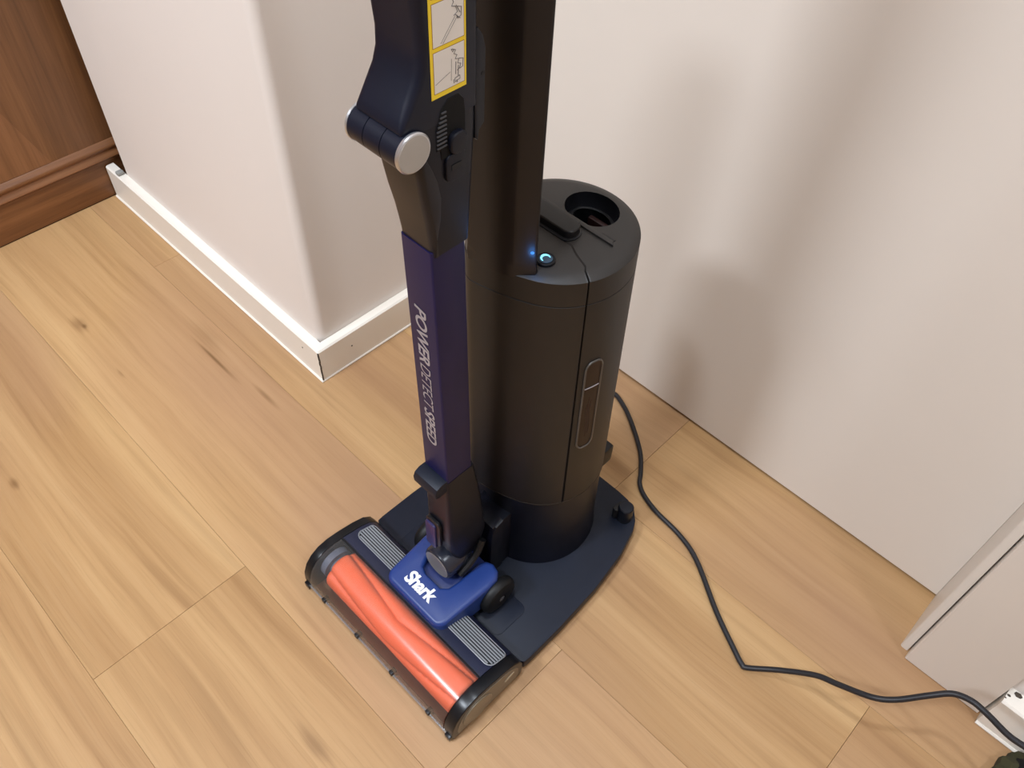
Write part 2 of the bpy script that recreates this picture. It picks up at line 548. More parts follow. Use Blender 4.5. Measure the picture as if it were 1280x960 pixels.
bm = bmesh.new(); prism(bm, bb_profile(0.643, 0.667), 'x', 0.186, 2.0, 0)
bbr = struct('baseboard_right', bm, M['trim'], 'short white baseboard right of the door casing with caulked lower edge', 'baseboard')
bm = bmesh.new(); tube(bm, [V(0.186, 0.6425, 0.0012), V(2.0, 0.6425, 0.0012)], 0.0028, 6); finish('caulk_bead', bm, M['trim'], bbr)
for px, py, s in ((0.1885, 0.655, 0.0020), (0.196, 0.6625, 0.0042), (0.1865, 0.650, 0.0012)):
    bm = bmesh.new(); bmesh.ops.create_icosphere(bm, subdivisions=1, radius=s, matrix=Matrix.Translation((px, py, BBH + s * 0.2)) @ Matrix.Diagonal((1.2, 0.8, 0.5, 1)))
    finish('dirt_chip', bm, M['dirt'], bbr)
bm = bmesh.new(); lathe(bm, (0.232, 0.6432, 0.040), (0, -1, 0), [(-0.001, 0.0013), (0.0003, 0.0013), (0.0004, 0.0006)], 10); finish('nail_hole', bm, M['dirt'], bbr)

# door: flush white leaf in the recess, jambs, casing
door = thing('door_1', 'large flush white door leaf behind the dark vacuum tower', 'door', (-0.35, 0.757, 0), kind='structure')
bm = bmesh.new(); box(bm, -0.700, 0.0769, 0.757, 0.797, 0.006, 2.09, 0.0004, 1); finish('door_leaf', bm, M['door'], door)
bm = bmesh.new(); box(bm, -0.700, 0.0758, 0.772, 0.797, 0.0, 0.006); finish('gap_shade_strip', bm, M['sub'], door)  # dark strip added to stand for the shade in the gap under the leaf
bm = bmesh.new()
prism(bm, rrect(0.077, 0.0868, 0.664, 0.80, (0.003, 0.0012, 0.0012, 0.001), 3), 'z', 0.0, 2.11)
struct('trim_1', bm, M['door'], 'narrow white door jamb strip running out from the door corner', 'trim')
bm = bmesh.new(); box(bm, -0.762, -0.701, 0.668, 0.80, 0, 2.11, 0.0015); struct('trim_2', bm, M['door'], 'white door jamb hidden behind the vacuum', 'trim')
bm = bmesh.new(); box(bm, -0.762, 0.0868, 0.668, 0.80, 2.10, 2.15, 0.0015); struct('trim_3', bm, M['door'], 'white door head across the top of the doorway', 'trim')
bm = bmesh.new()
b = bmesh.new(); box(b, 0.0886, 0.183, 0.652, 0.700, 0.0006, 2.14)
es = [e for e in b.edges if all(v.co.y < 0.66 and v.co.x < 0.1 for v in e.verts) or all(v.co.y < 0.66 and v.co.z < 0.01 for v in e.verts)]
bmesh.ops.bevel(b, geom=es, offset=0.003, segments=3, profile=0.6, affect='EDGES'); merge(bm, b)
struct('trim_4', bm, M['door'], 'flat white door casing with a dark seam along its left edge', 'trim')

# ---------------------------------------------------------------- wooden cabinet far left
cab = thing('wooden_cabinet', 'brown wooden cabinet side with moulding and plinth left of the white wall', 'cabinet', (-1.50, 0.0, 0))
bm = bmesh.new(); box(bm, -1.75, -1.394, -0.55, 0.60, 0.082, 2.05); finish('side_panel', bm, M['cab'], cab)
bm = bmesh.new(); box(bm, -1.75, -1.390, -0.55, 0.60, 0.0025, 0.080, 0.001); finish('plinth', bm, M['cab_h'], cab)
mp = [(-1.392, 0.076), (-1.3855, 0.077), (-1.3835, 0.080), (-1.3850, 0.084), (-1.3885, 0.0875), (-1.3895, 0.092), (-1.3868, 0.0945), (-1.3855, 0.098),
      (-1.3868, 0.102), (-1.3905, 0.1045), (-1.3915, 0.107), (-1.3945, 0.1095), (-1.396, 0.1095), (-1.396, 0.076)]
bm = bmesh.new(); prism(bm, mp, 'y', -0.55, 0.60); finish('moulding', bm, M['cab_h'], cab, angle=50)
bm = bmesh.new(); prism(bm, [(0.05, 0.1095), (0.33, 0.1095), (0.22, 0.42), (0.05, 0.9)], 'x', -1.3945, -1.3934)
finish('veneer_leaf', bm, stained_wood('paler_veneer', 'z', srgb(104, 68, 40), srgb(132, 89, 56), srgb(150, 104, 68)), cab)
bm = bmesh.new(); box(bm, -1.75, -1.3915, -0.55, 0.60, 0.0, 0.0025); finish('shadow_gap', bm, M['sub'], cab)

# ---------------------------------------------------------------- dock (charging tower)
DX = -0.37
dock = thing('vacuum_dock', 'tall dark taupe self-emptying vacuum tower on a navy base plate', 'vacuum dock', (DX, 0.45, 0))
half = [(0.0, 0.3035), (0.130, 0.3035), (0.1355, 0.307), (0.1364, 0.315), (0.1362, 0.370), (0.133, 0.440), (0.1245, 0.500), (0.113, 0.540), (0.106, 0.553), (0.094, 0.565), (0.078, 0.5715), (0.06, 0.573), (0.0, 0.573)]
full = [(DX + x, y) for x, y in half] + [(DX - x, y) for x, y in half[-2:0:-1]]
bm = bmesh.new(); prism(bm, full, 'z', 0.0035, 0.0215, 0.0025, 2); finish('base_plate', bm, M['navy'], dock)
bm = bmesh.new(); prism(bm, [(DX + (x - DX) * 0.985, 0.42 + (y - 0.42) * 0.985) for x, y in full], 'z', 0.0, 0.0036); finish('rubber_foot_rim', bm, M['black'], dock)
bm = bmesh.new()
prism(bm, rrect(-0.462, -0.278, 0.305, 0.358, 0.010, 5), 'z', 0.021, 0.0222, 0.0008); finish('wheel_rest', bm, M['navy'], dock)

TC = (DX, 0.4605)


def hull_outline():
    pts = [(0.0725 * math.cos(a), 0.0735 * math.sin(a)) for a in [2 * PI * k / 180 for k in range(180)]]
    pts += [(0.0145, -0.0735), (0.0, -0.0785), (-0.016, -0.0825), (-0.030, -0.0850), (-0.040, -0.0800), (-0.052, -0.0660)]
    pts = sorted(set(pts))
    def chain(seq):
        h = []
        for p in seq:
            while len(h) > 1 and (h[-1][0] - h[-2][0]) * (p[1] - h[-2][1]) - (h[-1][1] - h[-2][1]) * (p[0] - h[-2][0]) <= 0:
                h.pop()
            h.append(p)
        return h[:-1]
    return chain(pts) + chain(pts[::-1])


HULL = hull_outline()


def r_tower(th, ridge=1.0):
    c, s = math.cos(th), math.sin(th)
    if not ridge:
        return (abs(c / 0.0725) ** 2 + abs(s / 0.0735) ** 2) ** -0.5
    for (x0, y0), (x1, y1) in zip(HULL, HULL[1:] + HULL[:1]):
        ex, ey = x1 - x0, y1 - y0
        den = c * ey - s * ex
        if abs(den) < 1e-12:
            continue
        t = (x0 * ey - y0 * ex) / den
        u = (x0 * s - y0 * c) / den
        if t > 0 and -1e-9 <= u <= 1 + 1e-9:
            return t
    return 0.0725


NT_ = 288


def tower_radii(ridge):
    r = [r_tower(2 * PI * i / NT_, ridge) for i in range(NT_)]
    for _ in range(5):
        r = [(r[i - 1] + 2 * r[i] + r[(i + 1) % NT_]) / 4 for i in range(NT_)]
    return r


RAD = tower_radii(1.0)
RAD0 = tower_radii(0.0)


def t_shift(z):
    return 0.0055 * max(0.0, (0.5125 - z) / 0.36)


def tp(i, z, inset=0.0, rad=RAD):
    th = 2 * PI * (i % NT_) / NT_
    k_ = 0.8 + 0.2 * min(1.0, max(0.0, (z - 0.163) / 0.30))
    r = (RAD0[i % NT_] * (1 - k_) + rad[i % NT_] * k_) * (1 + 0.068 * (0.5125 - z) / 0.36) - inset
    return V(TC[0] + r * math.cos(th), TC[1] + t_shift(z) + r * math.sin(th), z)


# seam angle: about -25 degrees on the right, mirrored on the left
iR = NT_ - 22            # -27.5 deg
iL = NT_ // 2 + 22


def cut_y(x):
    """seam line across the lid (offset in y from the chord)"""
    a = abs(x - DX)
    for (a0, y0), (a1, y1) in zip(((0, 0.0170), (0.026, 0.0160), (0.032, 0.0125), (0.038, 0.0095)), ((0.026, 0.0160), (0.032, 0.0125), (0.038, 0.0095), (0.064, 0.0))):
        if a <= a1:
            return y0 + (y1 - y0) * (a - a0) / (a1 - a0)
    return 0.0


def front_ring(z, inset=0.0):
    pts = [tp(i, z, inset) for i in range(iL, iR + 1)]
    a, b = pts[-1], pts[0]
    K = 30
    cutp = [a.lerp(b, k / K) for k in range(1, K)]
    for p in cutp:
        p.y += cut_y(p.x)
    g = 0.0011
    out = pts + cutp
    for p in pts[:1] + pts[-1:] + cutp:
        p.y -= g
    return out


def rear_ring(z, inset=0.0):
    idx = [i % NT_ for i in range(iR, NT_ + iL + 1)]
    pts = [tp(i, z, inset) for i in idx]
    a, b = pts[-1], pts[0]
    K = 30
    cutp = [a.lerp(b, k / K) for k in range(1, K)]
    for p in cutp:
        p.y += cut_y(p.x)
    g = 0.0011
    for p in pts[:1] + pts[-1:] + cutp:
        p.y += g
    return pts + cutp


ZB, ZT = 0.163, 0.517
levels = [(ZB, 0.0006), (ZB + 0.002, 0.0), (0.30, 0), (0.4845, 0), (0.4849, 0.0010), (0.4855, 0.0010), (0.4859, 0), (0.503, 0), (0.5125, 0.0), (0.5136, 0.0014)]
bm = bmesh.new()
loft(bm, [front_ring(z, i) for z, i in levels] + [front_ring(0.5164, 0.0100)])
finish('front_shell', bm, M['taupe'], dock, angle=24)
# dust bin with the port hole in its lid
bm = bmesh.new()
rr_ = [rear_ring(z, i) for z, i in levels] + [rear_ring(0.5164, 0.0100)]
rs = loft(bm, rr_, True, False)
top = rs[-1]; ZL = 0.5164
hole = []
HC, HR, HY = (-0.3655, 0.4990), 0.0270, 0.4785
for k in range(28):
    a = PI / 2 + k / 28 * 2 * PI
    x, y = HC[0] + HR * math.cos(a), max(HY, HC[1] + HR * 0.86 * math.sin(a))
    hole.append((x, y))
hv = [bm.verts.new((x, y, ZL)) for x, y in hole]
edges = []
for ring in (top, hv):
    for i in range(len(ring)):
        a, b2 = ring[i], ring[(i + 1) % len(ring)]
        e = bm.edges.get((a, b2)) or bm.edges.new((a, b2)); edges.append(e)
bmesh.ops.triangle_fill(bm, use_beauty=True, use_dissolve=False, edges=edges)
finish('dust_bin', bm, M['taupe'], dock, angle=24)
# port recess: wall, ledge, throat
bm = bmesh.new()
def hr(z, s):
    return [V(HC[0] + (x - HC[0]) * s, HC[1] + (y - HC[1]) * s, z) for x, y in hole]
loft(bm, [hr(ZL, 1.0), hr(ZL - 0.012, 0.985), hr(ZL - 0.016, 0.90), hr(ZL - 0.016, 0.80), hr(ZL - 0.05, 0.76)], False, True)
dp = finish('dust_port', bm, M['black_gloss'], dock, angle=40)
bm = bmesh.new()
rg = [V(HC[0] + 0.021 * math.cos(2 * PI * k / 32), HC[1] + 0.002 + 0.0155 * math.sin(2 * PI * k / 32), ZL - 0.0145) for k in range(33)]
tube(bm, rg, 0.0013, 6, False); finish('port_ring', bm, M['rubber'], dp)
bm = bmesh.new(); box(bm, -0.374, -0.352, 0.5055, 0.511, ZL - 0.045, ZL - 0.018, 0.001); finish('port_flap', bm, plastic('dark_red_seal', srgb(34, 14, 12), 0.5), dp)
# ridge line on the lid and small slot beside the port
bm = bmesh.new(); prism(bm, [(-0.430, 0.4722), (-0.318, 0.4722), (-0.322, 0.4775), (-0.426, 0.4775)], 'z', ZL - 0.001, ZL + 0.0022, 0.0012); finish('lid_ridge', bm, M['taupe'], dock)
bm = bmesh.new(); box(bm, -0.337, -0.322, 0.4785, 0.4812, ZL - 0.001, ZL + 0.0006, 0.0005); finish('lid_slot', bm, M['taupe_dark'], dock)
# release lever
bm = bmesh.new()
prism(bm, rrect(-0.432, -0.3490, 0.4495, 0.4690, (0.005, 0.0090, 0.0090, 0.005), 6), 'z', ZL - 0.001, ZL + 0.0085, 0.0022, 3)
lv = finish('release_lever', bm, M['taupe_dark'], dock)
bm = bmesh.new(); prism(bm, rrect(-0.433, -0.3470, 0.4465, 0.4700, 0.010, 6), 'z', ZL - 0.002, ZL + 0.0012, 0.0004); finish('lever_recess', bm, M['black'], lv)
# sight window on the right of the bin
def wall_pt(deg, z, out=0.0):
    th = math.radians(deg); f = th / (2 * PI) * NT_
    i0 = math.floor(f); fr = f - i0
    r = (RAD[i0 % NT_] * (1 - fr) + RAD[(i0 + 1) % NT_] * fr) * (1 + 0.068 * (0.5125 - z) / 0.36) + out
    return V(TC[0] + r * math.cos(th), TC[1] + t_shift(z) + r * math.sin(th), z)


A0, A1, Z0w, Z1w = -21.5, -6.5, 0.266, 0.405
def win_outline(grow=0.0, out=0.0008, n=10):
    ca, ha, hz = (A0 + A1) / 2, (A1 - A0) / 2, (Z1w - Z0w) / 2
    mid = (Z0w + Z1w) / 2; rz = 0.012
    pts = []
    for q in range(4):
        for k in range(n + 1):
            a = (q + k / n) * PI / 2
            sx = 1 if q in (0, 3) else -1; sz = 1 if q in (0, 1) else -1
            da = sx * (ha * 0.25) + ha * 0.75 * math.cos(a); dz = sz * (hz - rz) + rz * math.sin(a)
            pts.append(wall_pt(ca + da * (1 + grow), mid + dz * (1 + grow * 0.2), out))
    return pts


o_ = win_outline()
bm = bmesh.new(); tube(bm, o_ + [o_[0], o_[1]], 0.0011, 6, False); sw = finish('sight_window', bm, plastic('window_rim_gloss', srgb(74, 68, 62), 0.35, bump=0), dock)
bm = bmesh.new()
inn = win_outline(-0.03, 0.0006); f = bm.faces.new([bm.verts.new(p) for p in inn]); bmesh.ops.triangulate(bm, faces=[f])
finish('window_pane', bm, plastic('smoked_brown_window', srgb(40, 27, 20), 0.40, bump=0, spec=0.3), sw)
bm = bmesh.new(); tube(bm, [wall_pt(a, 0.3665, 0.0008) for a in (-20.5, -17, -14, -11, -7.5)], 0.0006, 5); finish('level_line', bm, M['grey_ink'], sw)
for a, z0, z1 in ((-14.5, 0.285, 0.35), (-12.5, 0.29, 0.345), (-16.0, 0.30, 0.34)):
    bm = bmesh.new(); tube(bm, [wall_pt(a + 0.8 * math.sin(k * 1.3), z0 + (z1 - z0) * k / 5, 0.0007) for k in range(6)], 0.0004, 4); finish('hair_streak', bm, M['dust'], sw)
# navy foot of the tower
bm = bmesh.new()
loft(bm, [[tp(i, z, ins, RAD0) for i in range(NT_)] for z, ins in ((0.0205, -0.0002), (0.024, 0.0010), (0.07, 0.0020), (0.1605, 0.0016), (0.1625, 0.003))])
finish('tower_foot', bm, M['navy_dark'], dock)
bm = bmesh.new(); tube(bm, [tp(i, 0.1632, 0.0006) for i in range(NT_ + 1)], 0.0008, 5, False); finish('foot_rim', bm, M['taupe'], dock)
# mast
def mast_ring(z, g=0.0):
    pts = [(-0.0300, 0.3755), (-0.0150, 0.3782), (0.0010, 0.3818), (0.0145, 0.3865), (0.0280, 0.3980), (0.0278, 0.4005), (0.0190, 0.4060),
           (-0.0220, 0.4060), (-0.0360, 0.4030), (-0.0410, 0.3920), (-0.0390, 0.3815)]
    return [V(DX + x * (1 + g), 0.386 + (y - 0.386) * (1 + g), z) for x, y in pts]


b = bmesh.new(); loft(b, [mast_ring(0.5100, -0.01), mast_ring(0.5185, 0.03), mast_ring(0.527, 0.0), mast_ring(0.99, -0.02), mast_ring(1.0, -0.12)])
es = [e for e in b.edges if abs(e.verts[0].co.z - e.verts[1].co.z) > 0.05 and (e.verts[0].co.x - DX > 0.012 or e.verts[0].co.x - DX < -0.02)]
bmesh.ops.bevel(b, geom=es, offset=0.0018, segments=3, profile=0.5, affect='EDGES')
bm = bmesh.new(); merge(bm, b)
mast = finish('mast', bm, M['mast'], dock, angle=22)
# power button with crescent of light
BX, BY, BZ = -0.3465, 0.4165, 0.5188
bm = bmesh.new(); lathe(bm, (BX, BY, BZ - 0.003), (0, 0, 1), [(0, 0.0086), (0.0030, 0.0086), (0.0034, 0.0080), (0.0032, 0.0072), (0.0032, 0.0)], 32)
btn = finish('power_button', bm, plastic('matte_black_button', srgb(14, 15, 18), 0.55, bump=0, spec=0.25), dock)
bm = bmesh.new(); lathe(bm, (BX, BY, BZ + 0.0003), (0, 0, 1), [(0, 0.0060), (0.0003, 0.0060), (0.0004, 0.0)], 24); finish('glow_ring', bm, M['led_dim'], btn)
bm = bmesh.new()
arc = [V(BX + 0.0040 * math.cos(a), BY + 0.0040 * math.sin(a), BZ + 0.0006) for a in [math.radians(60 + k * 12) for k in range(19)]]
tube(bm, arc, [0.0003 + 0.0008 * math.sin(PI * (k + 0.6) / 19.2) for k in range(19)], 6); finish('status_light', bm, M['led'], btn)
# small blue lamp in the foot of the mast
LED = V(DX + 0.0256, 0.3961, 0.5390); LN = V(0.645, -0.764, 0.0)
bm = bmesh.new(); lathe(bm, LED - LN * 0.0006, LN, [(0, 0.0017), (0.0007, 0.0017), (0.0009, 0.0010), (0.0010, 0.0)], 20); finish('mast_led', bm, M['led_spot'], mast)
d = bpy.data.lights.new('mast_led_glow', 'POINT'); d.energy = 0.010; d.color = (0.07, 0.34, 1.0); d.shadow_soft_size = 0.005
o = bpy.data.objects.new('mast_led_glow', d); COL.objects.link(o); o.location = LED + LN * 0.007 + V(0.001, 0.001, -0.004)
# cradle that holds the neck
bm = bmesh.new()
for s in (-1, 1):
    prism(bm, [(0.3575, 0.021), (0.3585, 0.105), (0.3605, 0.118), (0.366, 0.127), (0.378, 0.131), (0.378, 0.021)], 'x', DX + s * 0.0215 - 0.0040, DX + s * 0.0215 + 0.0040, 0.002)
box(bm, DX - 0.0235, DX + 0.0235, 0.362, 0.396, 0.020, 0.128, 0.003)
finish('cradle', bm, M['navy_dark'], dock)
# cable cleat on the plate corner and the socket on the tower's back
bm = bmesh.new()
prism(bm, rrect(-0.2885, -0.2680, 0.5350, 0.5545, 0.009, 6), 'z', 0.0205, 0.0500, 0.003, 3)
cl = finish('cable_cleat', bm, M['navy_dark'], dock)
bm = bmesh.new(); prism(bm, rrect(-0.2920, -0.2840, 0.533, 0.550, 0.003, 4), 'z', 0.024, 0.044, 0.0015); finish('cleat_hook', bm, M['black'], cl)
bm = bmesh.new(); box(bm, -0.345, -0.3165, 0.520, 0.5460, 0.118, 0.150, 0.004); finish('power_socket', bm, M['black'], dock)

# ---------------------------------------------------------------- stick vacuum
vac = thing('stick_vacuum', 'navy cordless stick vacuum with orange roller standing docked on the tower', 'vacuum cleaner', (DX, 0.25, 0))
PROF = [(0.1895, 0.004), (0.1880, 0.018), (0.1895, 0.034), (0.1950, 0.0475), (0.2040, 0.0575), (0.2160, 0.0640), (0.2300, 0.0660), (0.2480, 0.0640), (0.2700, 0.0590), (0.2860, 0.0530), (0.2960, 0.0435), (0.3015, 0.0300), (0.3015, 0.0120), (0.2990, 0.0030), (0.2300, 0.0030)]
NX0, NX1 = -0.5065, -0.2325
for s, (xa, xb) in ((1, (NX1 - 0.0150, NX1)), (-1, (NX0, NX0 + 0.0125))):
    bm = bmesh.new(); prism(bm, PROF, 'x', xa, xb, 0.0022, 3)
    cap = finish('end_cap', bm, M['black_gloss'], vac)
    xo = xb if s > 0 else xa
    ins = [(0.246 + (y - 0.246) * 0.86, 0.034 + (z - 0.034) * 0.80) for y, z in PROF]
    bm = bmesh.new(); prism(bm, ins, 'x', min(xo - s * 0.001, xo + s * 0.0008), max(xo - s * 0.001, xo + s * 0.0008), 0.0004, 1); fp = finish('cap_face', bm, M['cap_face'], cap)
    bm = bmesh.new(); lathe(bm, (xo, 0.2265, 0.033), (s, 0, 0), [(-0.001, 0.0225), (0.0016, 0.0225), (0.0022, 0.0215), (0.0016, 0.0195), (0.0018, 0.0)], 36)
    finish('roller_bearing', bm, plastic('tan_bearing_disc', srgb(122, 110, 92), 0.36, bump=0.02), cap)
    bm = bmesh.new(); prism(bm, [(0.278 + 0.0078 * math.cos(2 * PI * k / 18), 0.0335 + (0.0026 + 0.0003) * math.sin(2 * PI * k / 18) + 0.25 * 0.0078 * math.cos(2 * PI * k / 18)) for k in range(18)], 'x', min(xo, xo + s * 0.0014), max(xo, xo + s * 0.0014), 0.0003, 1)
    finish('cap_slot', bm, plastic('pale_slot', srgb(176, 164, 140), 0.4, bump=0), cap)
IX0, IX1 = NX0 + 0.0125, NX1 - 0.0150
# main housing behind the roller chamber
bm = bmesh.new()
prism(bm, [(0.2440, 0.0635), (0.2480, 0.0638), (0.2700, 0.0588), (0.2860, 0.0528), (0.2955, 0.0435), (0.3010, 0.0300), (0.3010, 0.0120), (0.2985, 0.0040), (0.252, 0.004), (0.2535, 0.022), (0.2530, 0.042), (0.2440, 0.0600)], 'x', IX0, IX1)
hous = finish('nozzle_housing', bm, M['navy_deck'], vac, angle=25)
bm = bmesh.new(); box(bm, IX0, IX1, 0.238, 0.254, 0.0035, 0.0055); finish('sole_plate', bm, plastic('smoky_sole', srgb(88, 78, 66), 0.4), vac)
for s, xx in ((1, IX0), (-1, IX1)):
    bm = bmesh.new(); prism(bm, [(0.230 + (y - 0.230) * 0.955, 0.033 + (z - 0.033) * 0.93) for y, z in PROF], 'x', min(xx - s * 0.0005, xx + s * 0.0006), max(xx - s * 0.0005, xx + s * 0.0006)); finish('chamber_wall', bm, M['black'], vac)
# clear front window (a thin curved shell)
arcp = [(0.1895, 0.010)] + PROF[1:7] + [(0.2440, 0.0647)]
arcs = [Vector((0, y, z)) for y, z in arcp]
sm = smooth_path(arcs, 8)
bm = bmesh.new()
g = [[bm.verts.new((IX0 + 0.0002 + (IX1 - IX0 - 0.0004) * i / 8, p.y, p.z)) for p in sm] for i in range(9)]
for a, b2 in zip(g, g[1:]):
    for i in range(len(sm) - 1):
        bm.faces.new((a[i], a[i + 1], b2[i + 1], b2[i]))
finish('clear_window', bm, M['clear'], vac, angle=60)
bm = bmesh.new(); tube(bm, [V(IX0, 0.2444, 0.0652), V(IX1, 0.2444, 0.0652)], 0.0012, 6); finish('window_edge', bm, M['black'], vac)
bm = bmesh.new(); box(bm, IX0 - 0.010, IX1 + 0.010, 0.1868, 0.1925, 0.0075, 0.0130, 0.0012); finish('front_rail', bm, clear_plastic('clear_rail', (0.85, 0.80, 0.75, 1), 0.15, 0.18), vac)
bm = bmesh.new(); box(bm, IX0, IX1, 0.1885, 0.1945, 0.0030, 0.0055, 0.001); finish('squeegee_strip', bm, plastic('smoky_strip', srgb(96, 86, 76), 0.4), vac)
for k in range(4):
    xx = IX0 + 0.027 + k * 0.0645
    bm = bmesh.new(); box(bm, xx - 0.0028, xx + 0.0028, 0.1855, 0.1940, 0.010, 0.0175, 0.001); box(bm, xx - 0.0050, xx + 0.0050, 0.1870, 0.1925, 0.0080, 0.0105, 0.0008)
    finish('rail_clip', bm, M['black'], vac)
for s, xx in ((-1, NX0 - 0.001), (1, NX1 + 0.001)):
    bm = bmesh.new(); box(bm, xx - s * 0.007 - 0.0045, xx - s * 0.007 + 0.0045, 0.1850, 0.1945, 0.004, 0.0135, 0.0012); finish('rail_end', bm, M['black_gloss'], vac)
# roller: soft fins sweeping to the centre in a chevron
RC = (0.2265, 0.0335); R0 = 0.0262
bm = bmesh.new()
NXS, NA = 120, 96
RX0, RX1 = IX0 + 0.0165, IX1 - 0.002
rings = []
for i in range(NXS + 1):
    x = RX0 + (RX1 - RX0) * i / NXS
    endf = min(1.0, min(x - RX0, RX1 - x) / 0.004)
    ring = []
    for k in range(NA):
        a = 2 * PI * k / NA
        ph = a * 4 + abs(x - DX - 0.005) * 26
        s = abs(math.sin(ph / 2))
        bulge = 1 - (1 - s) ** 2.6
        r = (R0 - 0.0052 + 0.0052 * bulge) * (0.86 + 0.14 * math.sqrt(max(endf, 0)))
        ring.append(V(x, RC[0] + r * math.cos(a), RC[1] + r * math.sin(a)))
    rings.append(ring)
loft(bm, rings); roll = finish('brush_roll', bm, M['orange'], vac, angle=80)
bm = bmesh.new(); lathe(bm, (IX0 + 0.001, RC[0], RC[1]), (1, 0, 0), [(0, 0.021), (0.009, 0.021), (0.0095, 0.014), (0.018, 0.014)], 32); finish('roller_hub', bm, plastic('bluish_grey_hub', srgb(92, 98, 114), 0.4), roll)
# ribbed strips on the deck
def deck_z(y):
    for (ya, za), (yb, zb) in zip(PROF[6:10], PROF[7:11]):
        if ya <= y <= yb:
            return za + (zb - za) * (y - ya) / (yb - ya)
    return 0.05


for xa, xb, side in ((-0.4880, -0.412, -1), (-0.318, -0.2475, 1)):
    bm = bmesh.new()
    for y0_, y1_ in ((0.2615, 0.2885),):
        prism(bm, rrect(xa, xb, y0_, y1_, (0.009 if side < 0 else 0.001, 0.009 if side > 0 else 0.001, 0.005 if side > 0 else 0.001, 0.005 if side < 0 else 0.001), 5), 'z', 0.0, 0.0012)
    for v in bm.verts:
        v.co.z += deck_z(v.co.y) - 0.0002
    strip = finish('ribbed_strip', bm, M['black_gloss'], vac)
    for k in range(7):
        yk = 0.2636 + k * 0.0036
        inset = 0.006 if k == 0 else (0.002 if k == 1 else 0.001)
        x0_, x1_ = (xa + inset, xb) if side < 0 else (xa, xb - inset)
        bm = bmesh.new(); tube(bm, [V(x0_, yk, deck_z(yk) + 0.0010), V(x1_, yk, deck_z(yk) + 0.0010)], 0.00115, 6); finish('rib', bm, M['grey_rib'], strip)
    bm = bmesh.new()
    ol = rrect(xa, xb, 0.2610, 0.2890, (0.009 if side < 0 else 0.001, 0.009 if side > 0 else 0.001, 0.005 if side > 0 else 0.001, 0.005 if side < 0 else 0.001), 5)
    ol3 = [V(x, y, deck_z(y) + 0.0008) for x, y in ol]
    tube(bm, ol3 + ol3[:1], 0.0009, 5, False); finish('strip_rim', bm, M['grey_rib'], strip)
# blue cover with the U-shaped notch for the joint
CX0, CX1 = -0.4155, -0.3165
uo = []
uo += [(x, y) for x, y in rrect(CX0, CX1, 0.2475, 0.30, (0.013, 0.013, 0, 0), 6)][:14]
uo += [(CX1 + 0.004, 0.322), (CX1 + 0.003, 0.338), (CX1 - 0.004, 0.347), (CX1 - 0.015, 0.350), (CX1 - 0.024, 0.346)]
uo += [(-0.3450, 0.338), (-0.3445, 0.305), (-0.3470, 0.290), (-0.3540, 0.2835), (-0.3800, 0.2835), (-0.3885, 0.287), (-0.3930, 0.297), (-0.3955, 0.335)]
uo += [(CX0 + 0.016, 0.350), (CX0 + 0.004, 0.345), (CX0 - 0.003, 0.335), (CX0 - 0.004, 0.322)]
b = bmesh.new(); prism(b, uo, 'z', 0.040, 0.0800)
es = [e for e in b.edges if all(v.co.z > 0.079 for v in e.verts)]
bmesh.ops.bevel(b, geom=es, offset=0.0052, segments=4, profile=0.5, affect='EDGES')
for v in b.verts:       # falls a little towards the front
    if v.co.z > 0.06:
        v.co.z -= max(0.0, (0.300 - v.co.y)) * 0.10
bm = bmesh.new(); merge(bm, b)
cover = finish('nozzle_cover', bm, M['blue'], vac, angle=40)
bm = bmesh.new(); box(bm, -0.4000, -0.3400, 0.284, 0.348, 0.040, 0.0690, 0.002); finish('joint_well', bm, M['blue_dark'], cover)
tz = lambda y: 0.0803 - (0.300 - y) * 0.10
SX0, SY0 = -0.3945, 0.2605
text_mesh('brand_lettering', 'Shark', 0.0225, M['white_ink'], cover, (SX0, SY0, tz(SY0)), (1, 0, 0), (0, 1, 0.10), shear=0.12, offset=0.035, spacing=0.92, xscale=0.93)
# wheels
for s in (-1, 1):
    xc = DX + s * 0.0615
    bm = bmesh.new(); lathe(bm, (xc - s * 0.010, 0.3355, 0.0485), (s, 0, 0), [(0, 0.019), (0.002, 0.0245), (0.006, 0.0265), (0.011, 0.0262), (0.015, 0.0235), (0.0168, 0.0180), (0.0170, 0.006), (0.0160, 0.0055), (0.0160, 0.0)], 40)
    wh = finish('wheel', bm, M['rubber'], vac)
    bm = bmesh.new(); lathe(bm, (xc + s * 0.0055, 0.3355, 0.0485), (s, 0, 0), [(0, 0.0042), (0.0014, 0.0042), (0.0018, 0.0032), (0.0018, 0.0)], 16); finish('axle_cap', bm, plastic('dark_grey_axle', srgb(86, 86, 88), 0.3), wh)
    bm = bmesh.new(); box(bm, min(xc - s * 0.012, DX + s * 0.03), max(xc - s * 0.012, DX + s * 0.03), 0.318, 0.346, 0.034, 0.060, 0.004); finish('wheel_mount', bm, M['black'], vac)
# swivel joint
JY, JZ = 0.2945, 0.0950
bm = bmesh.new(); lathe(bm, (DX - 0.002, JY, JZ), (0, 1, 0), [(0, 0.0196), (0.0012, 0.0212), (0.004, 0.0222), (0.030, 0.0226), (0.040, 0.019), (0.044, 0.010)], 44)
sj = finish('swivel_joint', bm, plastic('slate_joint_plastic', srgb(34, 37, 48), 0.26, bump=0), vac)
bm = bmesh.new(); lathe(bm, (DX - 0.002, JY + 0.001, JZ), (0, -1, 0), [(0, 0.0188), (0.0012, 0.0188), (0.0016, 0.0178), (0.0012, 0.0165), (0.0013, 0.0)], 44)
finish('joint_disc', bm, brushed_metal('joint_disc_metal', srgb(150, 146, 142), DX - 0.002, JY, JZ), sj)


def ylean(z):
    return (0.45 - z) * 0.018


